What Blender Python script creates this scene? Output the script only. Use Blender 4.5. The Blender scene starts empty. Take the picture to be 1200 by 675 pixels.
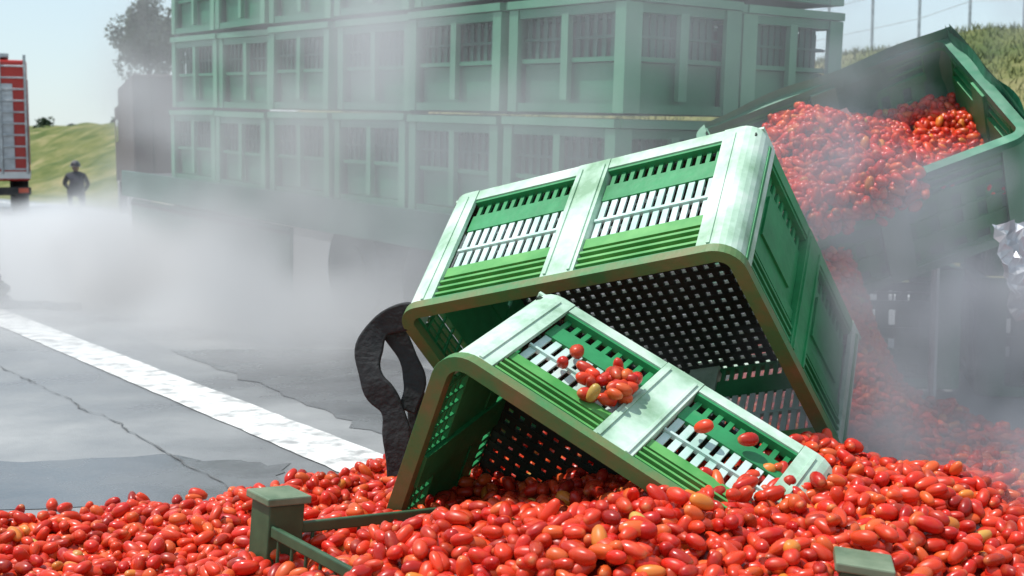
import bpy, bmesh, numpy as np, math, random
from mathutils import Vector, Matrix
random.seed(7); rng=np.random.default_rng(7)
S=bpy.context.scene
CAM=np.array([0,0,1.15])
# ------------------------------------------------------------------ materials
def newmat(name):
    m=bpy.data.materials.new(name); m.use_nodes=True
    nt=m.node_tree; b=nt.nodes['Principled BSDF']
    return m,nt,b
def noisemat(name,c1,c2,scale=8,rough=0.5,c3=None,bump=0.0,bscale=60,detail=4,lo=.35,hi=.65,spec=.5,coords='Object',metal=0,rough2=None):
    m,nt,b=newmat(name)
    tc=nt.nodes.new('ShaderNodeTexCoord')
    n=nt.nodes.new('ShaderNodeTexNoise'); n.inputs['Scale'].default_value=scale; n.inputs['Detail'].default_value=detail
    n.inputs['Roughness'].default_value=.62
    nt.links.new(tc.outputs[coords],n.inputs['Vector'])
    r=nt.nodes.new('ShaderNodeValToRGB'); e=r.color_ramp.elements
    e[0].position=lo; e[0].color=(*c1,1); e[1].position=hi; e[1].color=(*c2,1)
    if c3: x=e.new(min(.98,hi+.12)); x.color=(*c3,1)
    nt.links.new(n.outputs['Fac'],r.inputs['Fac']); nt.links.new(r.outputs['Color'],b.inputs['Base Color'])
    b.inputs['Roughness'].default_value=rough; b.inputs['Metallic'].default_value=metal
    b.inputs['Specular IOR Level'].default_value=spec
    if rough2 is not None:
        mr=nt.nodes.new('ShaderNodeMapRange'); mr.inputs['From Min'].default_value=lo; mr.inputs['From Max'].default_value=hi
        mr.inputs['To Min'].default_value=rough; mr.inputs['To Max'].default_value=rough2
        nt.links.new(n.outputs['Fac'],mr.inputs['Value']); nt.links.new(mr.outputs['Result'],b.inputs['Roughness'])
    if bump>0:
        n2=nt.nodes.new('ShaderNodeTexNoise'); n2.inputs['Scale'].default_value=bscale; n2.inputs['Detail'].default_value=2
        nt.links.new(tc.outputs[coords],n2.inputs['Vector'])
        bp=nt.nodes.new('ShaderNodeBump'); bp.inputs['Strength'].default_value=bump; bp.inputs['Distance'].default_value=.02
        nt.links.new(n2.outputs['Fac'],bp.inputs['Height']); nt.links.new(bp.outputs['Normal'],b.inputs['Normal'])
    return m
M_green=noisemat('plastic_green',(.012,.17,.05),(.025,.27,.09),5,.5,(.09,.26,.12),.1,25,detail=8)
M_pale =noisemat('plastic_post_glare',(.19,.34,.20),(.43,.60,.46),5,.45,(.60,.70,.60),.08,25,lo=.32,hi=.5,detail=10)  # sun glare on the posts, painted as a lighter plastic colour
M_slat =noisemat('plastic_slat_glare',(.38,.58,.49),(.62,.73,.69),7,.42)  # glare on the slats put into a near-white green
M_rib  =noisemat('plastic_rib_yellowgreen',(.05,.27,.05),(.13,.39,.10),6,.45)
M_rim  =noisemat('plastic_rim_dirty',(.05,.20,.06),(.14,.16,.055),6,.55,(.20,.16,.07),.1,40,lo=.38,hi=.58,detail=8)
M_inner=noisemat('plastic_inner_shade',(.006,.016,.010),(.018,.035,.018),6,.7)  # shade of the crate interior painted into the near-black base grid
M_stk  =noisemat('plastic_stack_green',(.02,.14,.075),(.035,.21,.11),1.5,.5)
M_stkp =noisemat('plastic_stack_post',(.06,.20,.12),(.12,.31,.19),1.5,.5)
M_stkd =noisemat('plastic_stack_dark',(.006,.06,.04),(.012,.10,.06),2,.6)
M_tarp =noisemat('tarp_green',(.01,.12,.06),(.03,.22,.11),3,.45,None,.5,7)
M_black=noisemat('black_rubber',(.006,.006,.007),(.02,.02,.02),14,.7,None,.3,40)
M_steel=noisemat('galvanised_steel',(.35,.37,.38),(.55,.57,.58),9,.4,metal=.7)
M_dark =noisemat('chassis_dark',(.015,.015,.017),(.05,.045,.04),5,.7)
M_gside=noisemat('trailer_side_green',(.015,.07,.05),(.04,.12,.085),3,.5)
M_foil =noisemat('crumpled_aluminium',(.55,.56,.58),(.8,.8,.82),9,.3,metal=.6)
# ------------------------------------------------------------------ mesh builder
class MB:
    def __init__(s): s.v=[]; s.f=[]; s.m=[]
    def poly(s,vs,fs,mat):
        o=len(s.v); s.v+= [tuple(p) for p in vs]
        for f in fs: s.f.append(tuple(i+o for i in f)); s.m.append(mat)
    def box(s,a0,a1,b0,b1,c0,c1,mat=0,T=None):
        vs=[(x,y,z) for x in (a0,a1) for y in (b0,b1) for z in (c0,c1)]
        if T: vs=[T(*p) for p in vs]
        s.poly(vs,[(0,1,3,2),(4,6,7,5),(0,4,5,1),(2,3,7,6),(0,2,6,4),(1,5,7,3)],mat)
    def cyl(s,p,q,r0,r1=None,n=16,mat=0):
        r1=r0 if r1 is None else r1
        p=Vector(p);q=Vector(q);d=(q-p).normalized()
        a=d.orthogonal().normalized(); b=d.cross(a)
        vs=[];
        for c,r in((p,r0),(q,r1)):
            for i in range(n):
                t=2*math.pi*i/n; vs.append(c+a*math.cos(t)*r+b*math.sin(t)*r)
        fs=[(i,(i+1)%n,n+(i+1)%n,n+i) for i in range(n)]+[tuple(range(n))[::-1],tuple(range(n,2*n))]
        s.poly(vs,fs,mat)
    def obj(s,name,mats,M=None,bevel=0,clipz=None,smooth=False,parent=None):
        v=s.v
        if M is not None and clipz is not None:
            v=[tuple(M@Vector(p)) for p in v]; M=None
        me=bpy.data.meshes.new(name); me.from_pydata(v,[],s.f)
        for m in mats: me.materials.append(m)
        me.polygons.foreach_set('material_index',s.m)
        bm=bmesh.new(); bm.from_mesh(me)
        bmesh.ops.recalc_face_normals(bm,faces=bm.faces)
        if clipz is not None:
            bmesh.ops.bisect_plane(bm,geom=bm.verts[:]+bm.edges[:]+bm.faces[:],plane_co=(0,0,clipz),plane_no=(0,0,1),clear_inner=True)
        bm.to_mesh(me); bm.free()
        if smooth: me.polygons.foreach_set('use_smooth',[True]*len(me.polygons))
        o=bpy.data.objects.new(name,me); S.collection.objects.link(o)
        if M is not None: o.matrix_world=M
        if bevel:
            b=o.modifiers.new('b','BEVEL'); b.width=bevel; b.segments=2; b.limit_method='ANGLE'; b.angle_limit=math.radians(40)
        if parent: o.parent=parent
        return o
def empty(name,M=None):
    e=bpy.data.objects.new(name,None); S.collection.objects.link(e)
    if M is not None: e.matrix_world=M
    return e
# ------------------------------------------------------------------ crate
def rrect(L,W,r,off,n=8):
    pts=[];rr=max(r-off,.004)
    for cx,cy,a0 in((L-off-rr,W-off-rr,0),(off+rr,W-off-rr,90),(off+rr,off+rr,180),(L-off-rr,off+rr,270)):
        for i in range(n+1):
            t=math.radians(a0+90*i/n); pts.append((cx+rr*math.cos(t),cy+rr*math.sin(t)))
    return pts
def ring(mb,po,pi,z0,z1,mat):
    n=len(po); vs=[(x,y,z0) for x,y in po]+[(x,y,z1) for x,y in po]+[(x,y,z1) for x,y in pi]+[(x,y,z0) for x,y in pi]
    fs=[]
    for k in range(4):
        for i in range(n):
            j=(i+1)%n; a=k*n; b=((k+1)%4)*n
            fs.append((a+i,a+j,b+j,b+i))
    mb.poly(vs,fs,mat)
def crate(L,W,D,det=1,r=.07,basep=.042):
    mb=MB(); k=D/.605
    GREEN,PALE,SLAT,RIB,RIM,INN=range(6)
    def corner(cx,cy,sx,sy):
        n=6; R=r; t=.016; arm=.125
        path=[(arm,0)]+[(R-R*math.sin(math.radians(90*q/n)),R-R*math.cos(math.radians(90*q/n))) for q in range(n+1)]+[(0,arm)]
        ip=[(arm,t)]+[(R-(R-t)*math.sin(math.radians(90*q/n)),R-(R-t)*math.cos(math.radians(90*q/n))) for q in range(n+1)]+[(t,arm)]
        N=len(path)
        P=[(cx+sx*a,cy+sy*b) for a,b in path]; Q=[(cx+sx*a,cy+sy*b) for a,b in ip]
        z0,z1=.0,D-.034
        vs=[(x,y,z0) for x,y in P]+[(x,y,z1) for x,y in P]+[(x,y,z1) for x,y in Q]+[(x,y,z0) for x,y in Q]
        fs=[]
        for a in range(4):
            for i in range(N-1):
                b=(a+1)%4; fs.append((a*N+i,a*N+i+1,b*N+i+1,b*N+i))
        fs+=[(0,N,2*N,3*N),(N-1,2*N-1,3*N-1,4*N-1)]
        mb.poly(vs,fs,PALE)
        if det:
            for q in (.05,):
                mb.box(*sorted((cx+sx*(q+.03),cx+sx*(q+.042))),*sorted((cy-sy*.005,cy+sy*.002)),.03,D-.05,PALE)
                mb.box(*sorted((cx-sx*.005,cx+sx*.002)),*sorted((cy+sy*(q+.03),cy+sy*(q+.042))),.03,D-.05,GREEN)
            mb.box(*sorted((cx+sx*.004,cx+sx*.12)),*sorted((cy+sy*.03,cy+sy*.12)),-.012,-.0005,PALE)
    for cx,sx in((0,1),(L,-1)):
        for cy,sy in((0,1),(W,-1)): corner(cx,cy,sx,sy)
    sides=[(L,lambda a,z,o:(a,-o,z),1),(L,lambda a,z,o:(a,W+o,z),1),(W,lambda a,z,o:(-o,a,z),0),(W,lambda a,z,o:(L+o,a,z),0)]
    for Ls,T,long_ in sides:
        def bx(a0,a1,z0,z1,o0,o1,m): mb.box(a0,a1,z0*k,z1*k,o0,o1,m,T)
        arm=.126; mid=Ls/2; hw=.06
        bx(mid-hw,mid+hw,.0,.57,-.045,-.001,PALE if long_ else GREEN)  # long sides carry the painted glare, short sides stay plain green
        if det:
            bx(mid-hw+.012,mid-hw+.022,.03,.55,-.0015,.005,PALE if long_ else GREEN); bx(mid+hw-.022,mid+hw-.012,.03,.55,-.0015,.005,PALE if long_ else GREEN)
        for s0,s1 in((arm,mid-hw-.001),(mid+hw+.001,Ls-arm)):
            s0+=.0005;s1-=.0005
            bx(s0,s1,.0,.05,-.02,-.003,GREEN if not long_ else PALE)
            bx(s0,s1,.0505,.0625,-.036,-.008,GREEN)
            p=.034 if det else .10; 
            nn=int((s1-s0)/p); pp=(s1-s0)/nn
            for i in range(nn):
                a=s0+i*pp+pp*.25
                bx(a,a+pp*.45,.063,.1195,-.036,-.026,GREEN)
                if long_:
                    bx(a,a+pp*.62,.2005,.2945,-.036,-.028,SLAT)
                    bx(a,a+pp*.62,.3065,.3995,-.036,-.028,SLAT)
            bx(s0,s1,.12,.20,-.038,-.024,GREEN)
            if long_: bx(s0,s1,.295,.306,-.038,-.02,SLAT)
            else: bx(s0,s1,.2005,.3995,-.034,-.022,GREEN); bx(s0+.05,s1-.05,.16,.34,-.0235,-.014,GREEN)
            bx(s0,s1,.40,.445,-.038,-.012,RIB if long_ else GREEN)
            for z in ((.468,.497,.526,.555) if det else (.48,.53)):
                bx(s0,s1,z,z+.010,-.030,-.004,RIB if long_ else GREEN)
            p2=.05 if det else .15; nn=int((s1-s0)/p2); pp=(s1-s0)/nn
            for i in range(nn+1):
                a=min(s0+i*pp,s1-.009); bx(a+.001,a+.008,.4455,.5715,-.034,-.024,RIB if long_ else GREEN)
    ring(mb,rrect(L,W,r+.01,-.012),rrect(L,W,r,.034),D-.033,D,RIM)
    ring(mb,rrect(L,W,r,.0015),rrect(L,W,r,.03),D-.052,D-.0335,GREEN)
    z=.03; e=.018
    nx=int((L-2*e)/basep); px=(L-2*e)/nx
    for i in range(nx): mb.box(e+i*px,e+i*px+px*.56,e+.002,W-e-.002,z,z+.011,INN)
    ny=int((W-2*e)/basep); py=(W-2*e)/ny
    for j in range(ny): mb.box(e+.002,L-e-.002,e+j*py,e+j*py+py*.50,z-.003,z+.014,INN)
    return mb
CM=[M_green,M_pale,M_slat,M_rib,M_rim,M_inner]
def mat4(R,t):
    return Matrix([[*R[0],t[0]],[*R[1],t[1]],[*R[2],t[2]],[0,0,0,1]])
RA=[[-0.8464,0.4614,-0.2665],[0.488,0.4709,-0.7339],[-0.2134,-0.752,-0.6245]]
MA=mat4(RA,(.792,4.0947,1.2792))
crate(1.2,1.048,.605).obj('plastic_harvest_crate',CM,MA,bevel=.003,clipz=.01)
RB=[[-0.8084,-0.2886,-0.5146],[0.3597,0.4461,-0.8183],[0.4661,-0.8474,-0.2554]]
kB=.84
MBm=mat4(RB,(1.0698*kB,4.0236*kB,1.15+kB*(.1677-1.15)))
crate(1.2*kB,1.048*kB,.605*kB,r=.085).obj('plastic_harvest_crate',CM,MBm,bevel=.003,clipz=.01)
# spilled crate C
n=Vector((-.33,-.56,.76)).normalized(); x=Vector((1,.05,.20)); x=(x-n*x.dot(n)).normalized(); y=n.cross(x)
LC,WC,DC=1.22,.86,.56
TR=Vector((2.0,6.0,1.74)); o=TR-x*LC-y*WC-n*DC
MC=Matrix(((x.x,y.x,n.x,o.x),(x.y,y.y,n.y,o.y),(x.z,y.z,n.z,o.z),(0,0,0,1)))
mbC=crate(LC,WC,DC,det=0,basep=.12)
e=.045
def sheet(mb,P00,P10,P11,P01,nu,nv,amp,mat,seed,nrm):
    vs=[]
    P00,P10,P11,P01=map(Vector,(P00,P10,P11,P01)); nrm=Vector(nrm)
    for j in range(nv+1):
        for i in range(nu+1):
            a=i/nu;b=j/nv; p=P00.lerp(P10,a).lerp(P01.lerp(P11,a),b)
            d=amp*(math.sin(a*13+seed+b*3)*.5+math.sin(a*5-b*6)*.5)*(.3+b); vs.append(p+nrm*d)
    fs=[(j*(nu+1)+i,j*(nu+1)+i+1,(j+1)*(nu+1)+i+1,(j+1)*(nu+1)+i) for j in range(nv) for i in range(nu)]
    mb.poly(vs,fs,mat)
mbC.box(e,LC-e,e+.005,WC-e-.005,.046,.05,6)
mbC.box(e,e+.004,e+.005,WC-e-.005,.05,DC+.02,6)
sheet(mbC,(e,WC-e,.05),(LC-e,WC-e,.05),(LC+.02,WC-.02,DC+.06),(e,WC-.02,DC+.03),16,6,.02,6,1,(0,1,0))
sheet(mbC,(LC-e,e,.05),(LC-e,WC-e,.05),(LC+.02,WC-.02,DC+.06),(LC+.02,e,DC+.03),16,6,.02,6,2,(1,0,0))
sheet(mbC,(LC+.02,WC-.02,DC+.06),(LC+.02,e,DC+.03),(LC+.05,e+.02,DC-.38),(LC+.06,WC,DC-.38),16,8,.015,6,5,(1,0,0))
sheet(mbC,(e,e,.05),(LC-e,e,.05),(LC-e,e-.03,DC-.02),(e,e-.03,DC-.02),16,6,.01,6,3,(0,1,0))
mbC.obj('plastic_harvest_crate',[M_green,M_stkp,M_green,M_green,M_tarp,M_inner,M_tarp],MC)
for i,(px_,py_,pz_,rz) in enumerate([(1.0,6.35,.05,-10),(1.03,6.37,.66,-7),(2.28,6.2,.01,-14),(2.32,6.22,.60,-12)]):
    L_=1.2 if i<2 else 1.3
    crate(L_,1.0,.58,det=0,basep=.12).obj('plastic_harvest_crate',[M_stkd,M_stk,M_stkd,M_stkd,M_stk,M_stkd],Matrix.Translation((px_,py_,pz_))@Matrix.Rotation(math.radians(rz),4,'Z'))
# ------------------------------------------------------------------ crate stack on trailer
dx=Vector((.5797,-.8148,0)); ny_=Vector((.8148,.5797,0)); tl=math.radians(2.25)
X=(dx*math.cos(tl)+Vector((0,0,-math.sin(tl)))).normalized(); Z=X.cross(ny_)
MS=Matrix(((X.x,ny_.x,Z.x,-3.16),(X.y,ny_.y,Z.y,12.0),(X.z,ny_.z,Z.z,.99),(0,0,0,1)))
st=empty('crate_stack',MS)
def stackcrate():
    L,W,D=1.04,.85,.63; mb=MB()
    P,G,Dk=0,1,2
    for qi,(Ls,T) in enumerate(((L,lambda a,z,o:(a,-o,z)),(L,lambda a,z,o:(a,W+o,z)),(W-.06,lambda a,z,o:(-o,a+.03,z)),(W-.06,lambda a,z,o:(L+o,a+.03,z)))):
        def bx(a0,a1,z0,z1,o0,o1,m): mb.box(a0,a1,z0,z1,o0,o1,m,T)
        bx(0,.085,0,.58,-.03,0,P); bx(Ls-.085,Ls,0,.58,-.03,0,P); bx(Ls/2-.03,Ls/2+.03,.07,.54,-.04,-.004,P)
        bx(.0905,Ls-.0905,.0,.05,-.03,-.006,G)
        bx(.0905,Ls-.0905,.53,.58,-.045,-.008,G)
        bx(.0905,Ls-.0905,.051,.27,-.075,-.062,G)
        bx(.0905,Ls-.0905,.275,.30,-.06,-.03,G)
        for i in range(11):
            a=.1+i*(Ls-.22)/11; bx(a,a+.035,.3005,.5295,-.075,-.066,Dk)
        bx(.09,Ls-.09,.40,.415,-.064,-.05,Dk)
        bx(-.008 if qi<2 else .0,Ls,.585,.63,-.05,.012,P)
    mb.box(.07,L-.07,.07,W-.07,.02,.03,Dk)
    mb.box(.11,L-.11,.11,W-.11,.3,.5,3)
    o=mb.obj('tmp',[M_stkp,M_stk,M_stkd,M_stkin]); me=o.data
    bpy.data.objects.remove(o); return me
M_stkin=noisemat('crate_inside_shade',(.01,.02,.012),(.03,.05,.03),16,.6,(.12,.012,.008))  # dark colour painted for the shaded inside of the stacked crates
sm=stackcrate(); ci=0
for r_ in range(4):
    for c in range(6):
        for d_ in range(2):
            ci+=1
            o=bpy.data.objects.new('crate_%d'%ci,sm); S.collection.objects.link(o); o.parent=st
            o.location=(c*1.07+random.uniform(-.02,.02),d_*.88+random.uniform(-.025,.025),r_*.66+.01)
            o.rotation_euler=(random.uniform(-.012,.012),random.uniform(-.01,.01),random.uniform(-.02,.02))
tr=empty('flatbed_trailer',MS)
mb=MB()
mb.box(-1.2,6.6,-.05,1.95,-.13,-.002,0)
mb.box(-1.2,6.6,-.09,-.052,-.22,.03,1)
mb.box(-1.2,6.6,1.952,1.99,-.22,.03,1)
for yy in(.45,1.35): mb.box(-1.2,6.5,yy,yy+.12,-.40,-.132,0)
mb.box(6.602,6.66,-.05,1.95,-.35,-.01,0)
mb.box(-1.0,2.6,-.06,-.03,-.75,-.24,1); mb.box(-1.0,2.6,-.07,-.0605,-.3,-.27,0)
o=mb.obj('deck',[M_dark,M_gside],bevel=.006); o.parent=tr
mb=MB()
for xx in (3.4,4.5,5.6):
    for yy in (.05,1.65): mb.cyl((xx,yy,-.50),(xx,yy+.28,-.50),.40,n=28,mat=0); mb.cyl((xx,yy-.01,-.5),(xx,yy+.29,-.5),.2,n=20,mat=1)
    mb.cyl((xx,.2,-.5),(xx,1.7,-.5),.06,mat=0)
o=mb.obj('wheels',[M_black,M_dark],bevel=.02); o.parent=tr
mb=MB(); mb.cyl((1.95,5.9,1.17),(4.2,5.6,1.05),.022,n=10); mb.cyl((1.95,5.91,1.10),(4.2,5.61,.98),.016,n=8)
for q in (.15,.45,.75): mb.cyl((1.95+2.25*q,5.9-.3*q,1.17-.12*q),(1.95+2.25*q,5.91-.3*q,1.10-.12*q),.012,n=8)
mb.cyl((1.96,5.9,0),(1.96,5.9,1.17),.02,n=8); mb.cyl((3.4,5.71,0),(3.4,5.71,1.08),.02,n=8)
mb.obj('trailer_side_rail',[M_steel])
def crumple(name,c,sx,sy,seed,mat,amp=.09,rot=(1.2,0,.3)):
    rg=np.random.default_rng(seed); bm=bmesh.new(); bmesh.ops.create_grid(bm,x_segments=13,y_segments=13,size=.5)
    for v in bm.verts: v.co=Vector((v.co.x*sx,v.co.y*sy,0))+Vector(rg.normal(0,amp,3)*[.25,.25,1])
    bmesh.ops.recalc_face_normals(bm,faces=bm.faces)
    me=bpy.data.meshes.new(name); bm.to_mesh(me); bm.free(); me.materials.append(mat)
    o=bpy.data.objects.new(name,me); S.collection.objects.link(o); o.location=c; o.rotation_euler=rot; return o
crumple('crumpled_metal_sheet',(2.07,5.1,.72),.26,.40,3,M_foil,.025)
def strip(mb,pts,w,t,mat=0):
    P=[Vector(p) for p in pts]
    Q=[]
    for i in range(len(P)-1):
        a=P[max(i-1,0)];b=P[i];c=P[i+1];d=P[min(i+2,len(P)-1)]
        for q in range(6):
            s=q/6; Q.append(.5*((2*b)+(c-a)*s+(2*a-5*b+4*c-d)*s*s+(3*b-a-3*c+d)*s**3))
    Q.append(P[-1]); vs=[];fs=[]
    for i,p in enumerate(Q):
        d=(Q[min(i+1,len(Q)-1)]-Q[max(i-1,0)]).normalized(); side=d.cross(Vector((0,1,0))).normalized(); up=side.cross(d)
        ww=w*(1+.12*math.sin(i*.7))
        for a,b in((-1,-1),(1,-1),(1,1),(-1,1)): vs.append(p+side*a*ww/2+up*b*t/2)
    for i in range(len(Q)-1):
        for k in range(4): fs.append((i*4+k,i*4+(k+1)%4,i*4+4+(k+1)%4,i*4+4+k))
    fs+=[(0,1,2,3),tuple(len(vs)-4+k for k in (3,2,1,0))]
    mb.poly(vs,fs,mat)
mb=MB()
strip(mb,[(-.33,4.28,.64),(-.44,4.3,.60),(-.485,4.28,.51),(-.465,4.25,.41),(-.405,4.24,.33),(-.385,4.22,.22),(-.38,4.2,.05)],.085,.03)
strip(mb,[(-.42,4.33,.60),(-.36,4.32,.50),(-.33,4.3,.40),(-.36,4.28,.31)],.07,.025)
strip(mb,[(-.34,4.36,.42),(-.33,4.34,.25),(-.35,4.3,.04)],.06,.025)
mb.obj('broken_crate_strip',[M_black],bevel=.006)  # bent dark strip for the broken lower side of the crate
# ------------------------------------------------------------------ terrain
rd=Vector((-.57,.82,0)).normalized(); rn=Vector((.82,.57,0)).normalized()
def su(s,u,z=0): 
    p=rd*s+rn*u; return (p.x,p.y,z)
def sstep(a,b,t): t=np.clip((t-a)/(b-a),0,1); return t*t*(3-2*t)
def th_(s,u):
    h=3.1*sstep(11.5,21,u)+1.0*sstep(24,60,u)
    return h*(1+.12*np.sin(s*.07+1)+.06*np.sin(s*.21))+ .10*np.sin(s*.9+u*1.3)*sstep(11,13,u)+.06*np.sin(s*2.3-u*1.9)*sstep(11,13,u)
ss=np.concatenate([np.linspace(-60,0,16),np.linspace(1,120,180),np.linspace(130,900,20)])
uu=np.concatenate([np.linspace(-400,-20,8),np.linspace(-10,10.5,5),np.linspace(11,30,58),np.linspace(34,600,14)])
vs=[];fs=[]
for s in ss:
    for u in uu: vs.append(su(s,u,float(th_(s,u))))
nu=len(uu)
for i in range(len(ss)-1):
    for j in range(nu-1): fs.append((i*nu+j,i*nu+j+1,(i+1)*nu+j+1,(i+1)*nu+j))
M_ground=noisemat('dry_grass_ground',(.07,.10,.03),(.15,.16,.06),.5,.95,(.25,.22,.11),.35,5,detail=12,lo=.36,hi=.52,spec=.1)
mb=MB(); mb.poly(vs,fs,0); g=mb.obj('ground',[M_ground],smooth=True)
M_asph=noisemat('asphalt',(.16,.165,.17),(.26,.265,.265),.7,.24,(.34,.34,.335),.18,180,detail=12,lo=.38,hi=.58,rough2=.6)
mb=MB(); mb.poly([su(-60,-9,.004),su(-60,9.8,.004),su(900,9.8,.004),su(900,-9,.004)],[(0,1,2,3)],0); mb.obj('road',[M_asph])
M_line=noisemat('road_paint_worn',(.32,.32,.315),(.62,.62,.60),9,.6,(.74,.74,.72),.1,90,lo=.36,hi=.50,detail=12)
mb=MB()
rg=np.random.default_rng(4)
for (u0,u1) in ((2.13,2.40),(8.9,9.1)):
    L_=[];R_=[]; N=500
    for i in range(N):
        s=-5+i*.1 if i<300 else 25+(i-299)*1.9
        L_.append(su(s,u0+rg.normal(0,.0025),.009)); R_.append(su(s,u1+rg.normal(0,.0025),.009))
    mb.poly(L_+R_,[(i,i+1,N+i+1,N+i) for i in range(N-1)],0)
mb.obj('road_marking',[M_line])
M_dkroad=noisemat('dark_glossy_asphalt',(.08,.084,.09),(.15,.155,.16),2.5,.08,None,.06,120,rough2=.35)  # darker, glossier asphalt for the wet stretch and the painted shadow
def blob(name,pts,z,mat,seed):
    rg=np.random.default_rng(seed); P=[Vector((a,b,0)) for a,b in pts]; out=[]
    for i in range(len(P)):
        a=P[i];b=P[(i+1)%len(P)]
        for q in range(10):
            p=a.lerp(b,q/10); out.append((p.x+rg.normal(0,.02),p.y+rg.normal(0,.03),z))
    mb=MB(); mb.poly(out,[tuple(range(len(out)))],0); return mb.obj(name,[mat])
blob('dark_patch',[(-2.1,7.75),(-.9,7.8),(-.1,6.3),(-.2,5.2),(-.62,5.4),(-1.15,6.3)],.0065,M_dkroad,1)  # wet stretch beyond the white line
blob('dark_patch',[(-2.2,4.75),(-1.4,4.95),(-.85,4.75),(-.8,4.3),(-2.4,4.0)],.0065,M_dkroad,2)  # darker, glossier stretch of the shoulder
blob('dark_patch',[(-5.6,10.2),(-4.1,10.5),(-3.7,10.2),(-3.9,9.95),(-5.4,9.7)],.0065,M_dkroad,3)  # ground shadow around the hose coil, painted as a dark patch
M_crack=noisemat('crack_tar',(.08,.08,.08),(.14,.14,.14),9,.7)
mb=MB()
def crack(s0,s1,u0,w,seed):
    rg=np.random.default_rng(seed); n=int((s1-s0)/.06); u=u0; L_=[];R_=[]
    for i in range(n):
        u+=rg.normal(0,.008)+(u0-u)*.1; ww=w*rg.uniform(.05,1.2); s=s0+i*(s1-s0)/n
        L_.append(su(s,u-ww/2,.0105)); R_.append(su(s,u+ww/2,.0105))
    mb.poly(L_+R_,[(i,i+1,n+i+1,n+i) for i in range(n-1)],0)
crack(0,18,1.72,.009,1); crack(0,25,.6,.008,2)
mb.obj('road_crack',[M_crack])
M_grass=noisemat('grass_blades',(.09,.13,.035),(.17,.18,.07),.5,.9)
vs=[];fs=[]
for i in range(42000):
    s=rng.uniform(10,36); u=rng.uniform(13,23)
    z=float(th_(s,u)); p=Vector(su(s,u,z-.01)); a=rng.uniform(0,6.28); h=rng.uniform(.05,.16); w=.015
    o=len(vs); d=Vector((math.cos(a),math.sin(a),0)); l=Vector((rng.normal(0,.4),rng.normal(0,.4),1))*h
    vs+= [p-d*w,p+d*w,p+l]; fs.append((o,o+1,o+2))
mb=MB(); mb.poly(vs,fs,0); mb.obj('grass',[M_grass])
mb=MB()
s00=25.3*.82-6.8*.57-10
for i in range(14):
    s=s00+i*1.1; u=20.2; z=float(th_(s,u)); p=Vector(su(s,u,z))
    mb.cyl(p-Vector((0,0,.2)),p+Vector((0,0,2.3)),.03,n=8)
for zz in (.5,1.1,1.7,2.2):
    for i in range(13):
        s=s00+i*1.1
        mb.cyl(Vector(su(s,20.2,float(th_(s,20.2))+zz)),Vector(su(s+1.1,20.2,float(th_(s+1.1,20.2))+zz)),.006,n=5)
mb.obj('wire_fence',[M_steel])
# ------------------------------------------------------------------ tree
M_bark=noisemat('bark',(.03,.025,.02),(.09,.075,.06),6,.9)
M_leaf=noisemat('foliage',(.03,.055,.03),(.07,.10,.055),.9,.8)
def tree(base,H,R,seed,lean=0):
    rg=np.random.default_rng(seed); mb=MB(); b=Vector(base)
    top=b+Vector((lean,0,H*.62)); mid=b+Vector((lean*.3,0,H*.3))
    mb.cyl(b-Vector((0,0,.3)),mid,.14,.11,8,0); mb.cyl(mid,top,.11,.05,8,0)
    b2=b+Vector((1.0,.3,0)); mb.cyl(b2-Vector((0,0,.3)),b2+Vector((-.1,0,H*.35)),.10,.08,8,0); mb.cyl(b2+Vector((-.1,0,H*.35)),top+Vector((.4,0,-.2)),.08,.04,8,0)
    clumps=[]
    for i in range(42):
        t=rg.normal(0,1,3); t/=np.linalg.norm(t); rr=rg.uniform(.35,1)
        c=b+Vector((lean+.3+t[0]*R*rr,t[1]*R*rr*.9,H*.70+t[2]*H*.33*rr)); clumps.append(c)
        if i%2==0: mb.cyl(mid.lerp(top,rg.uniform(.2,1)),c,.05,.015,5,0)
    vs=[];fs=[]
    for c in clumps:
        cr=rg.uniform(.35,.85)
        for k in range(240):
            q=rg.normal(0,1,3); q/=np.linalg.norm(q); p=c+Vector(q*cr*rg.uniform(.3,1)**.5)
            a=Vector(rg.normal(0,1,3)).normalized()*.085; bb=Vector(rg.normal(0,1,3)).normalized()*.085
            o=len(vs); vs+=[p-a,p-bb,p+a,p+bb]; fs.append((o,o+1,o+2,o+3))
    mb.poly(vs,fs,1); mb.obj('tree',[M_bark,M_leaf])
s_,u_=64*.82+ -.288*64*-.57, 64*(.57-.288*.82)
tz=float(th_(s_,u_)); tree((-.280*64,64,tz),6.1,2.4,5)
vs=[];fs=[]
for i in range(26):
    s=rng.uniform(60,160); u=rng.uniform(22,27); c=Vector(su(s,u,float(th_(s,u))+.1)); cr=rng.uniform(.25,.55)
    for k in range(90):
        q=rng.normal(0,1,3); q/=np.linalg.norm(q); p=c+Vector(q*cr*rng.uniform(.2,1)); a=Vector(rng.normal(0,.08,3)); b=Vector(rng.normal(0,.08,3)); o=len(vs); vs+=[p-a,p-b,p+a,p+b]; fs.append((o,o+1,o+2,o+3))
mb=MB(); mb.poly(vs,fs,0); mb.obj('bushes',[M_leaf])
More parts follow.
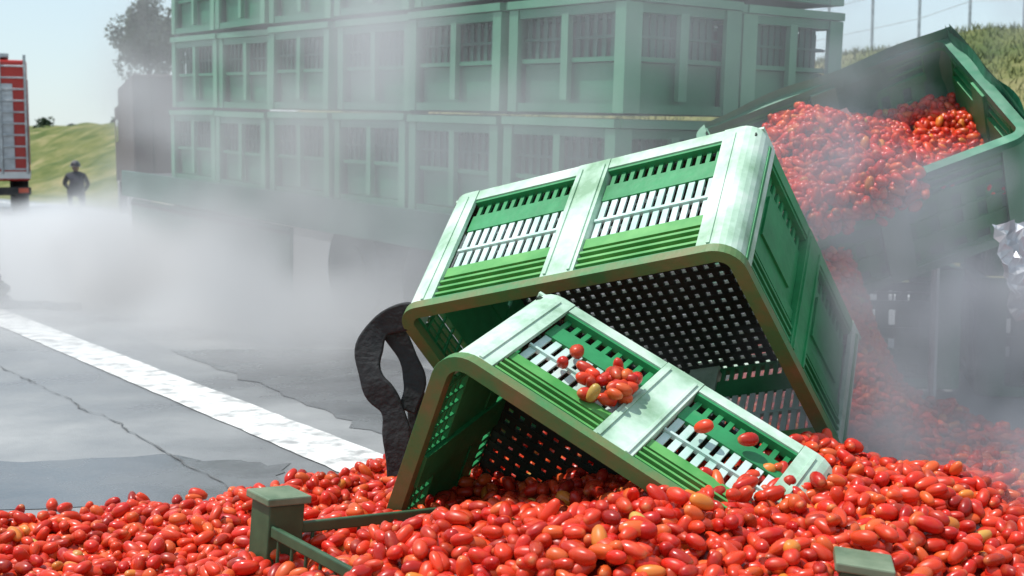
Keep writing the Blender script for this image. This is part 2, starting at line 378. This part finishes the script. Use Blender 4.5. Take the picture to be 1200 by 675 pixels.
# ------------------------------------------------------------------ vehicles
M_red=noisemat('fire_red_paint',(.42,.02,.015),(.5,.03,.02),3,.3)
M_white=noisemat('white_paint',(.6,.6,.6),(.75,.75,.75),3,.4)
M_shut=noisemat('roller_shutter_alu',(.4,.41,.43),(.55,.56,.58),6,.4,metal=.5)
M_brown=noisemat('dark_brown_panel',(.05,.032,.03),(.085,.05,.045),2,.5)
M_glass=noisemat('dark_glass',(.01,.012,.015),(.02,.022,.026),2,.08)
M_amber=noisemat('tail_lamp',(.5,.05,.02),(.6,.1,.03),5,.3)
M_blue=noisemat('blue_beacon',(.01,.05,.5),(.02,.08,.6),5,.2)
def vehicle(name,loc,rz,body,kind):
    M=Matrix.Translation(loc)@Matrix.Rotation(rz,4,'Z'); e=empty(name,M)
    def add(nm,mb,mats,bev=.02): 
        o=mb.obj(nm,mats,bevel=bev); o.parent=e; return o
    W=2.5; L=7.0
    h=3.3 if kind=='fire' else 2.75
    mb=MB(); mb.box(-W/2,W/2,0,L-2.2,.75,h,0); add('body',mb,[body],.05)
    mb=MB(); mb.box(-W/2+.03,W/2-.03,L-2.15,L-.1,.7,h-.35,0); mb.box(-W/2+.15,W/2-.15,L-.098,L-.09,1.6,h-.6,1); mb.box(W/2-.029,W/2-.022,L-1.6,L-.6,1.6,h-.65,1); mb.box(-W/2+.022,-W/2+.029,L-1.6,L-.6,1.6,h-.65,1); add('cab',mb,[body,M_glass],.03)
    mb=MB(); mb.box(-.45,.45,-.1,L-.3,.45,.745,0); mb.box(-W/2,W/2,-.18,-.02,.45,.62,0); add('chassis',mb,[M_dark])
    mb=MB()
    for yy in (1.2,2.4,L-1.2) if kind!='fire' else (1.6,L-1.2):
        for sx in(-1,1): mb.cyl((sx*(W/2-.02),yy,.5),(sx*(W/2-.35),yy,.5),.5,n=24,mat=0); mb.cyl((sx*(W/2-.01),yy,.5),(sx*(W/2-.2),yy,.5),.26,n=16,mat=1)
    add('wheels',mb,[M_black,M_steel])
    mb=MB()
    if kind=='fire':
        mb.box(-W/2+.3,W/2-.3,-.03,-.003,1.0,h-.5,0)
        for i in range(16): mb.box(-W/2+.3,W/2-.3,-.045,-.031,1.02+i*.11,1.09+i*.11,0)
        for x in(-.25,.25): mb.cyl((x+.95,-.12,.9),(x+.95,-.12,h+.1),.03,n=8,mat=1)
        for i in range(10): mb.cyl((.70,-.12,1+i*.24),(1.20,-.12,1+i*.24),.022,n=6,mat=1)
        mb.box(-W/2,W/2,-.012,-.002,.8,.95,2)
        for i in range(5): mb.box(W/2+.002,W/2+.02,.3+i*.95,1.1+i*.95,1.1,h-.4,0)
        mb.box(W/2+.002,W/2+.012,.05,L-2.3,.85,1.0,2)
        mb.box(-.9,.9,.1,L-2.4,h+.06,h+.14,1); mb.box(-.06,.06,.2,.3,h,h+.061,1); mb.box(-.06,.06,L-3,L-2.9,h,h+.061,1); mb.cyl((-.9,.2,h-.01),(-.9,.2,h+.22),.09,n=12,mat=3)
        add('shutters_and_ladder',mb,[M_shut,M_steel,M_white,M_blue],.004)
    else:
        mb.box(-W/2+.08,-.02,-.03,-.003,.85,h-.1,0); mb.box(.02,W/2-.08,-.03,-.003,.85,h-.1,0)
        for x in(-.9,-.25,.25,.9): mb.cyl((x,-.05,.8),(x,-.05,h-.1),.014,n=8,mat=1)
        add('rear_doors',mb,[body,M_dark],.004)
    mb=MB()
    for sx in(-1,1): mb.box(min(sx*1.0,sx*1.2),max(sx*1.0,sx*1.2),-.2,-.182,.5,.6,0)
    add('tail_lamps',mb,[M_amber])
vehicle('fire_truck',(-11.45,27,0),math.radians(22),M_red,'fire')
vehicle('box_truck',(-5.75,24,0),math.radians(20),M_brown,'box')
# ------------------------------------------------------------------ firefighter crouching far away
def skin(name,chain,radii,edges,mat,root=0,sub=2,parent=None):
    me=bpy.data.meshes.new(name); me.from_pydata(chain,edges,[]); me.materials.append(mat)
    o=bpy.data.objects.new(name,me); S.collection.objects.link(o)
    sk=o.modifiers.new('s','SKIN'); 
    for i,r in enumerate(radii): me.skin_vertices[0].data[i].radius=(r,r)
    me.skin_vertices[0].data[root].use_root=True
    sb=o.modifiers.new('u','SUBSURF'); sb.levels=sb.render_levels=sub
    if parent: o.parent=parent
    return o
M_suit=noisemat('turnout_suit',(.012,.015,.03),(.03,.035,.055),8,.8)
M_skin=noisemat('skin',(.45,.27,.2),(.5,.31,.23),8,.5)
M_helm=noisemat('helmet_dark',(.02,.02,.025),(.05,.05,.06),4,.3)
ff=empty('firefighter',Matrix.Translation((-11.2,33,0))@Matrix.Rotation(math.radians(200),4,'Z')@Matrix.Scale(.95,4))
ch=[(0,0,.42),(0,-.05,.65),(0,-.14,.88),(0,-.17,.97),
 (.2,-.12,.84),(.3,-.3,.64),(.2,-.52,.5), (-.2,-.12,.84),(-.32,-.28,.62),(-.22,-.5,.42),
 (.12,-.02,.38),(.16,-.42,.46),(.16,-.36,.08),(.16,-.5,.04),
 (-.12,0,.38),(-.16,-.30,.10),(-.16,.08,.08),(-.16,.14,.03)]
ed=[(0,1),(1,2),(2,3),(2,4),(4,5),(5,6),(2,7),(7,8),(8,9),(0,10),(10,11),(11,12),(12,13),(0,14),(14,15),(15,16),(16,17)]
ra=[.17,.18,.15,.06,.09,.065,.045,.09,.065,.045,.12,.09,.06,.05,.12,.085,.06,.05]
skin('body',ch,ra,ed,M_suit,parent=ff)
bm=bmesh.new(); bmesh.ops.create_uvsphere(bm,u_segments=20,v_segments=14,radius=.105)
for v in bm.verts: v.co=Vector((v.co.x*.85,v.co.y*1.0-.2,v.co.z*1.2+1.07))
me=bpy.data.meshes.new('head'); bm.to_mesh(me); bm.free(); me.materials.append(M_skin); o=bpy.data.objects.new('head',me); S.collection.objects.link(o); o.parent=ff
bm=bmesh.new(); bmesh.ops.create_uvsphere(bm,u_segments=20,v_segments=12,radius=.15)
for v in bm.verts:
    z=max(v.co.z,-.02); q=1.25 if v.co.z<0 else 1; v.co=Vector((v.co.x*.9*q,v.co.y*1.1*q-.19,z+1.11))
me=bpy.data.meshes.new('helmet'); bm.to_mesh(me); bm.free(); me.materials.append(M_helm); o=bpy.data.objects.new('helmet',me); S.collection.objects.link(o); o.parent=ff
for hx,hy,hz in((.2,-.55,.46),(-.22,-.53,.38)):
    hv=[(0,0,0),(0,-.05,-.02)];he=[(0,1)];hr=[.03,.035]
    for k in range(4): hv+= [(-.03+.02*k,-.09,-.03),(-.03+.02*k,-.125,-.06)]; he+=[(1,2+2*k),(2+2*k,3+2*k)]; hr+=[.01,.008]
    hv+=[(.045,-.05,-.03)];he+=[(1,10)];hr+=[.01]
    o=skin('hand',hv,hr,he,M_skin,sub=1,parent=ff); o.location=(hx,hy,hz)
mb=MB(); pts=[]
for i in range(9):
    for a in np.linspace(0,6.28,19)[:-1]:
        R=.27+.035*math.sin(i*2.3+a*2)-.012*i; pts.append((R*math.cos(a)+.02*math.sin(i*5),R*math.sin(a)*.8,.04+.034*(i+a/6.28)+.012*math.sin(2*a+i*1.9)))
for a,b in zip(pts[:-1],pts[1:]): mb.cyl(a,b,.034,n=8,mat=0)
tail=[(.27,0,.04),(.45,-.12,.035),(.62,-.10,.035),(.78,-.22,.035),(.95,-.2,.035)]
for a,b in zip(tail[:-1],tail[1:]): mb.cyl(a,b,.032,n=8,mat=0)
M_hose=noisemat('fire_hose_canvas',(.03,.032,.04),(.09,.09,.10),9,.8)
mb.obj('fire_hose_coil',[M_hose,M_black],Matrix.Translation((-4.30,10.1,0)),smooth=True)
# ------------------------------------------------------------------ tomatoes
def gauss(x,y,cx,cy,a,sx,sy): return a*np.exp(-((x-cx)/sx)**2-((y-cy)/sy)**2)
def edge_y(x): return np.interp(x,[-3,-2,-1.3,-.95,-.6,-.3,.1,1,1.2,1.8,2.2,4],[3.92,3.98,4.04,4.15,4.5,4.9,5.2,5.3,6.1,6.0,4.9,4.7])
def Hf(x,y):
    h=.045+gauss(x,y,.35,2.92,.28,.72,.58)+gauss(x,y,.95,3.70,.20,.5,.5)+gauss(x,y,1.7,3.2,.13,.7,.7)+gauss(x,y,-.5,3.0,.05,.45,.6)+gauss(x,y,.2,4.1,.14,.6,.6)
    h=h+gauss(x,y,1.38,5.65,.82,.25,.42)+.02*np.sin(x*5+y*3)+.018*np.sin(x*11-y*7)+.012*np.sin(x*19+y*17)
    return np.maximum(h,.036)
def tom_template(ns,nr):
    vs=[];w=[]
    vs.append((.96,0,0)); w.append(1)
    for j in range(1,nr):
        t=math.pi*j/nr; xx=math.cos(t); r=math.sin(t)**.86*(1-.10*xx)
        for i in range(ns):
            a=2*math.pi*i/ns; r2=r*(1+.05*math.cos(3*a)); vs.append((xx,r2*math.cos(a),r2*math.sin(a))); w.append(max(0,(xx-.80)/.2))
    vs.append((-1,0,0)); w.append(0)
    fs=[]
    for i in range(ns): fs.append((0,1+i,1+(i+1)%ns))
    for j in range(nr-2):
        for i in range(ns):
            a=1+j*ns+i;b=1+j*ns+(i+1)%ns;c=a+ns;d=b+ns; fs+= [(a,c,d),(a,d,b)]
    l=len(vs)-1
    for i in range(ns): fs.append((l,1+(nr-2)*ns+(i+1)%ns,1+(nr-2)*ns+i))
    return np.array(vs),np.array(fs),np.array(w)
M_tom,nt,b=newmat('tomato_skin')
at=nt.nodes.new('ShaderNodeAttribute'); at.attribute_name='Col'
tc=nt.nodes.new('ShaderNodeTexCoord'); nz=nt.nodes.new('ShaderNodeTexNoise'); nz.inputs['Scale'].default_value=45; nz.inputs['Detail'].default_value=3; nt.links.new(tc.outputs['Object'],nz.inputs['Vector'])
mx=nt.nodes.new('ShaderNodeMix'); mx.data_type='RGBA'; nt.links.new(at.outputs['Color'],mx.inputs[6]); mx.inputs[7].default_value=(.60,.11,.025,1)
mr=nt.nodes.new('ShaderNodeMapRange'); mr.inputs['From Min'].default_value=.5; mr.inputs['From Max'].default_value=.8; mr.inputs['To Max'].default_value=.5; nt.links.new(nz.outputs['Fac'],mr.inputs['Value']); nt.links.new(mr.outputs['Result'],mx.inputs[0])
nt.links.new(mx.outputs[2],b.inputs['Base Color'])
b.inputs['Specular IOR Level'].default_value=.4
m2=nt.nodes.new('ShaderNodeMapRange'); m2.inputs['From Min'].default_value=.3; m2.inputs['From Max'].default_value=.7; m2.inputs['To Min'].default_value=.20; m2.inputs['To Max'].default_value=.48; nt.links.new(nz.outputs['Fac'],m2.inputs['Value']); nt.links.new(m2.outputs['Result'],b.inputs['Roughness'])
def tomatoes(name,P,lod=(12,8),flat=.35,sc=1.0):
    P=np.asarray(P); N=len(P); tv,tf,tw=tom_template(*lod); K=len(tv)
    yaw=rng.uniform(0,2*np.pi,N); pit=rng.normal(0,flat,N); up=rng.random(N)<.12; pit[up]=rng.uniform(-1.4,1.4,up.sum()); rol=rng.uniform(0,6.28,N)
    s_=sc*rng.uniform(.85,1.12,N)
    Ls=rng.uniform(.025,.035,N)*s_; Rs=rng.uniform(.0158,.0192,N)*s_
    cx,sx=np.cos(yaw),np.sin(yaw); cp,sp=np.cos(pit),np.sin(pit)
    ax=np.stack([cx*cp,sx*cp,sp],1); ay=np.stack([-sx,cx,0*cx],1); az=np.cross(ax,ay)
    by=ay*np.cos(rol)[:,None]+az*np.sin(rol)[:,None]; bz=np.cross(ax,by)
    V=P[:,None,:]+ax[:,None,:]*(tv[:,0][None,:,None]*Ls[:,None,None])+by[:,None,:]*(tv[:,1][None,:,None]*Rs[:,None,None])+bz[:,None,:]*(tv[:,2][None,:,None]*(Rs*rng.uniform(.88,1.06,N))[:,None,None])
    F=(tf[None]+np.arange(N)[:,None,None]*K).reshape(-1,3)
    pal=np.array([(.60,.022,.010),(.48,.012,.007),(.66,.042,.013),(.70,.10,.02),(.32,.010,.006),(.70,.22,.03),(.50,.34,.07)])
    c=pal[rng.choice(7,N,p=[.32,.20,.26,.12,.07,.025,.005])]*rng.uniform(.76,1.1,(N,1))
    tip=np.array([.64,.32,.11]); hasyt=(rng.random(N)<.5)*.5
    ww=tw[None,:,None]*hasyt[:,None,None]
    g=(tv[:,0][None,:,None]*.5+.5)*rng.uniform(0,.36,(N,1,1))
    C=c[:,None,:]*(1-ww)+tip*ww; C=C*(1-g)+np.array([.68,.12,.02])*g
    me=bpy.data.meshes.new(name); me.vertices.add(N*K); me.vertices.foreach_set('co',V.astype(np.float32).ravel())
    nf=len(F); me.loops.add(nf*3); me.loops.foreach_set('vertex_index',F.astype(np.int32).ravel())
    me.polygons.add(nf); me.polygons.foreach_set('loop_start',np.arange(nf,dtype=np.int32)*3)
    me.update(calc_edges=True); me.polygons.foreach_set('use_smooth',np.ones(nf,bool))
    ca=me.color_attributes.new('Col','FLOAT_COLOR','POINT'); ca.data.foreach_set('color',np.concatenate([C,np.ones((N,K,1))],2).astype(np.float32).ravel())
    me.materials.append(M_tom); me.validate()
    o=bpy.data.objects.new(name,me); S.collection.objects.link(o); return o
def vis(x,y): return (np.abs(x)<.46*y+.25)
pts=[]
sp=.0355
gx=np.arange(-3,3.6,sp); gy=np.arange(2.0,6.9,sp*.866)
for j,yy in enumerate(gy):
    xx=gx+(sp/2 if j%2 else 0); pts.append(np.stack([xx,np.full_like(xx,yy)],1))
pts=np.concatenate(pts); pts+=rng.normal(0,.008,pts.shape)
x,y=pts.T; ey=edge_y(x)+.06*np.sin(x*9)+.04*np.sin(x*23)+rng.normal(0,.035,len(x))
k=(y<ey)&vis(x,y); pts=pts[k]
h=Hf(*pts.T); l1=np.column_stack([pts,h-.018+rng.normal(0,.007,len(h))])
k=rng.random(len(pts))<.40; p2=pts[k]+rng.normal(0,.012,(k.sum(),2)); l2=np.column_stack([p2,Hf(*p2.T)+.010+rng.normal(0,.008,len(p2))])
ey=edge_y(p2[:,0]); l2=l2[p2[:,1]<ey-.10]
allp=np.concatenate([l1,l2])
q=np.column_stack([rng.uniform(.9,2.0,7000),rng.uniform(4.9,6.3,7000)]); e=.02
gr=np.hypot((Hf(q[:,0]+e,q[:,1])-Hf(q[:,0]-e,q[:,1]))/(2*e),(Hf(q[:,0],q[:,1]+e)-Hf(q[:,0],q[:,1]-e))/(2*e))
q=q[(rng.random(len(q))<np.clip(gr-.5,0,1.6)/1.6)&vis(*q.T)]; qz=Hf(*q.T); allp=np.concatenate([allp,np.column_stack([q,qz-.01])])
near=allp[:,1]<3.6
tomatoes('tomato_pile',allp[near],(12,8)); tomatoes('tomato_pile',allp[~near],(8,6))
gx=np.linspace(-3,3.6,133); gy=np.linspace(2.0,6.9,99); X_,Y_=np.meshgrid(gx,gy); Zc=Hf(X_,Y_)-.026
E=edge_y(X_); Zc=np.where(Y_<E-.05,Zc,-.05)
mb=MB(); nx=len(gx)
mb.poly(list(zip(X_.ravel(),Y_.ravel(),Zc.ravel())),[(j*nx+i,j*nx+i+1,(j+1)*nx+i+1,(j+1)*nx+i) for j in range(len(gy)-1) for i in range(nx-1)],0)
M_core=noisemat('tomato_pulp',(.06,.004,.003),(.22,.012,.007),30,.4)
mb.obj('crushed_tomatoes',[M_core])
# crate C fill
loc=[]
for i in range(1900):
    a=rng.uniform(.05,LC*.97); bb=rng.uniform(.04,WC-.05)
    hh=DC*(1.0-.55*max(0,(a-.50)/.65))*(1-.25*max(0,(bb-.5)/.4))+.04*math.sin(a*9+bb*5)
    loc.append(tuple(MC@Vector((a,bb,hh+rng.normal(0,.015)))))
for i in range(330):
    a=rng.uniform(.0,.75); loc.append(tuple(MC@Vector((a,rng.uniform(-.08,.05),DC-.02+rng.normal(0,.04)))))
for i in range(500):
    loc.append((rng.uniform(2.36,3.5),rng.uniform(6.0,6.9),1.13+rng.normal(0,.03)))
tomatoes('tomatoes_in_crate',loc,(8,6),flat=.6,sc=1.1)
mb=MB(); mb.box(.06,LC-.06,.06,WC-.06,.06,DC*.40,0); mb.box(.06,LC*.55,.06,WC*.8,DC*.401,DC*.88,0); mb.obj('crushed_tomatoes',[M_core],MC)
loc=[]
for i in range(38):
    a=.575+abs(rng.normal(0,.055)); zz=.26+rng.normal(0,.05); loc.append(tuple(MBm@Vector((a,-.003-.028*(i%2)*(a<.63),zz))))
loc.append(tuple(MBm@Vector((.25,-.012,.14)))); loc.append(tuple(MBm@Vector((.36,-.012,.2))))
tomatoes('loose_tomatoes',loc,(12,8))
loc=[]
for i in range(10):
    xx=rng.uniform(-2.0,-.5); yy=float(edge_y(xx))+abs(rng.normal(0,.06))+.05; loc.append((xx,yy,.022))
tomatoes('loose_tomatoes',loc,(12,8),flat=.08)
def cfrag(M):
    mb=MB()
    mb.box(-.05,.05,-.05,.05,-.35,.0,0); mb.box(-.062,.062,-.062,.062,.001,.022,1)
    for z in (-.05,-.15,-.25):
        mb.box(.051,.5,-.045,-.03,z-.03,z,0); mb.box(-.045,-.03,-.5,-.051,z-.03,z,0)
    for i in range(6): mb.box(.08+i*.07,.09+i*.07,-.042,-.034,-.3,-.06,0); mb.box(-.042,-.034,-.09-i*.07,-.08-i*.07,-.3,-.06,0)
    mb.obj('broken_crate_corner',[M_stkd2,M_pale2],M,bevel=.006,clipz=.005)
M_stkd2=noisemat('plastic_olive_green',(.02,.06,.025),(.045,.10,.045),7,.5)
M_pale2=noisemat('plastic_cap',(.08,.13,.07),(.19,.24,.15),7,.5)
cfrag(Matrix.Translation((-.60,3.22,.285))@Matrix.Rotation(math.radians(2),4,'X')@Matrix.Rotation(math.radians(38),4,'Z')@Matrix.Rotation(math.radians(6),4,'Y'))
cfrag(Matrix.Translation((.76,2.70,.275))@Matrix.Rotation(math.radians(-12),4,'Z')@Matrix.Rotation(math.radians(6),4,'Y'))
# ------------------------------------------------------------------ steam volumes (road-aligned boxes, billows eroded with height)
def steam(name,s0,s1,u0,u1,z0,z1,dens,color,scale,thr,er=.3,zf=.5,seed=0,glow=.0,step=2.0,wid=.25,xy=5.0):
    mb=MB(); mb.box(-.5,.5,-.5,.5,-.5,.5)
    m=bpy.data.materials.new(name); m.use_nodes=True; nt=m.node_tree; nt.nodes.clear()
    out=nt.nodes.new('ShaderNodeOutputMaterial'); pv=nt.nodes.new('ShaderNodeVolumePrincipled'); nt.links.new(pv.outputs[0],out.inputs['Volume'])
    pv.inputs['Color'].default_value=(*color,1); pv.inputs['Anisotropy'].default_value=0
    m.cycles.volume_step_rate=step
    tc=nt.nodes.new('ShaderNodeTexCoord'); geo=nt.nodes.new('ShaderNodeNewGeometry')
    mp=nt.nodes.new('ShaderNodeMapping'); mp.inputs['Location'].default_value=(seed,seed*2,0); mp.inputs['Scale'].default_value=[scale]*3
    nt.links.new(geo.outputs['Position'],mp.inputs['Vector'])
    n=nt.nodes.new('ShaderNodeTexNoise'); n.inputs['Detail'].default_value=2; n.inputs['Scale'].default_value=1
    nt.links.new(mp.outputs[0],n.inputs['Vector'])
    sx=nt.nodes.new('ShaderNodeSeparateXYZ'); nt.links.new(tc.outputs['Generated'],sx.inputs[0])
    def mth(op,a,b=None,clamp=False):
        q=nt.nodes.new('ShaderNodeMath'); q.operation=op; q.use_clamp=clamp
        for i,v in enumerate((a,b)):
            if v is None: continue
            if isinstance(v,(int,float)): q.inputs[i].default_value=v
            else: nt.links.new(v,q.inputs[i])
        return q.outputs[0]
    val=mth('SUBTRACT',n.outputs['Fac'],mth('MULTIPLY',sx.outputs[2],er))
    mr=nt.nodes.new('ShaderNodeMapRange'); mr.interpolation_type='SMOOTHSTEP'; mr.inputs['From Min'].default_value=thr; mr.inputs['From Max'].default_value=thr+wid; mr.inputs['To Min'].default_value=0; mr.inputs['To Max'].default_value=dens
    nt.links.new(val,mr.inputs['Value'])
    cur=mr.outputs['Result']
    for ax in (0,1):
        g=sx.outputs[ax]; f=mth('MULTIPLY',mth('MULTIPLY',g,mth('SUBTRACT',1.0,g)),xy,True)
        cur=mth('MULTIPLY',cur,f)
    f=mth('POWER',mth('SUBTRACT',1.0,sx.outputs[2],True),zf)
    cur=mth('MULTIPLY',cur,f); nt.links.new(cur,pv.inputs['Density'])
    if glow>0:
        # stands in for multiple scattering inside dense white steam
        nt.links.new(mth('MULTIPLY',cur,glow),pv.inputs['Emission Strength']); pv.inputs['Emission Color'].default_value=(*color,1)
    X_=-rd; o=mb.obj(name,[m]); c=rd*((s0+s1)/2)+rn*((u0+u1)/2)
    R=Matrix(((X_.x,rn.x,0,c.x),(X_.y,rn.y,0,c.y),(0,0,1,(z0+z1)/2),(0,0,0,1)))
    o.matrix_world=R@Matrix.Diagonal((s1-s0,u1-u0,z1-z0,1)); return o
steam('steam_cloud',6.0,21,1.6,7.2,.02,1.5,3.2,(.98,.99,1),.6,.26,er=.56,zf=.6,glow=.19,step=2.5)
steam('steam_cloud',3.0,11.6,2.7,4.2,.02,3.5,1.2,(.95,.96,.97),.95,.36,er=.12,zf=.5,seed=4,glow=.09,step=2)
steam('smoke_cloud',1.3,3.9,3.0,4.7,.02,2.1,4.6,(.72,.72,.77),2.0,.41,er=.18,zf=.5,seed=9,glow=.035,step=2)
# ------------------------------------------------------------------ light, sky, camera
sd=Vector((-.35,.0,.9)).normalized()
sun=bpy.data.lights.new('sun','SUN'); sun.energy=4.6; sun.angle=math.radians(.5); sun.color=(1,.97,.93)
so=bpy.data.objects.new('sun',sun); S.collection.objects.link(so); so.rotation_euler=sd.to_track_quat('Z','Y').to_euler(); so.location=(0,0,20)
w=bpy.data.worlds.new('World'); S.world=w; w.use_nodes=True; nt=w.node_tree; bg=nt.nodes['Background']
sk=nt.nodes.new('ShaderNodeTexSky'); sk.sky_type='NISHITA'; sk.sun_disc=False; sk.sun_elevation=math.asin(sd.z); sk.sun_rotation=math.radians(-90); sk.dust_density=.6; sk.air_density=1.3; sk.ozone_density=2.0
mx=nt.nodes.new('ShaderNodeMix'); mx.data_type='RGBA'; mx.inputs[0].default_value=.65; nt.links.new(sk.outputs[0],mx.inputs[6]); mx.inputs[7].default_value=(4.7,5.8,6.5,1)
nt.links.new(mx.outputs[2],bg.inputs['Color']); bg.inputs['Strength'].default_value=.15
cam=bpy.data.cameras.new('camera'); co=bpy.data.objects.new('camera',cam); S.collection.objects.link(co)
cam.lens=45; cam.sensor_width=36; cam.clip_end=3000; co.location=CAM; co.rotation_euler=(math.radians(90)-math.atan(147.5/1500),0,0)
cam.dof.use_dof=True; cam.dof.focus_distance=3.7; cam.dof.aperture_fstop=5.6
S.camera=co
S.view_settings.view_transform='Standard'; S.view_settings.look='None'; S.view_settings.exposure=0
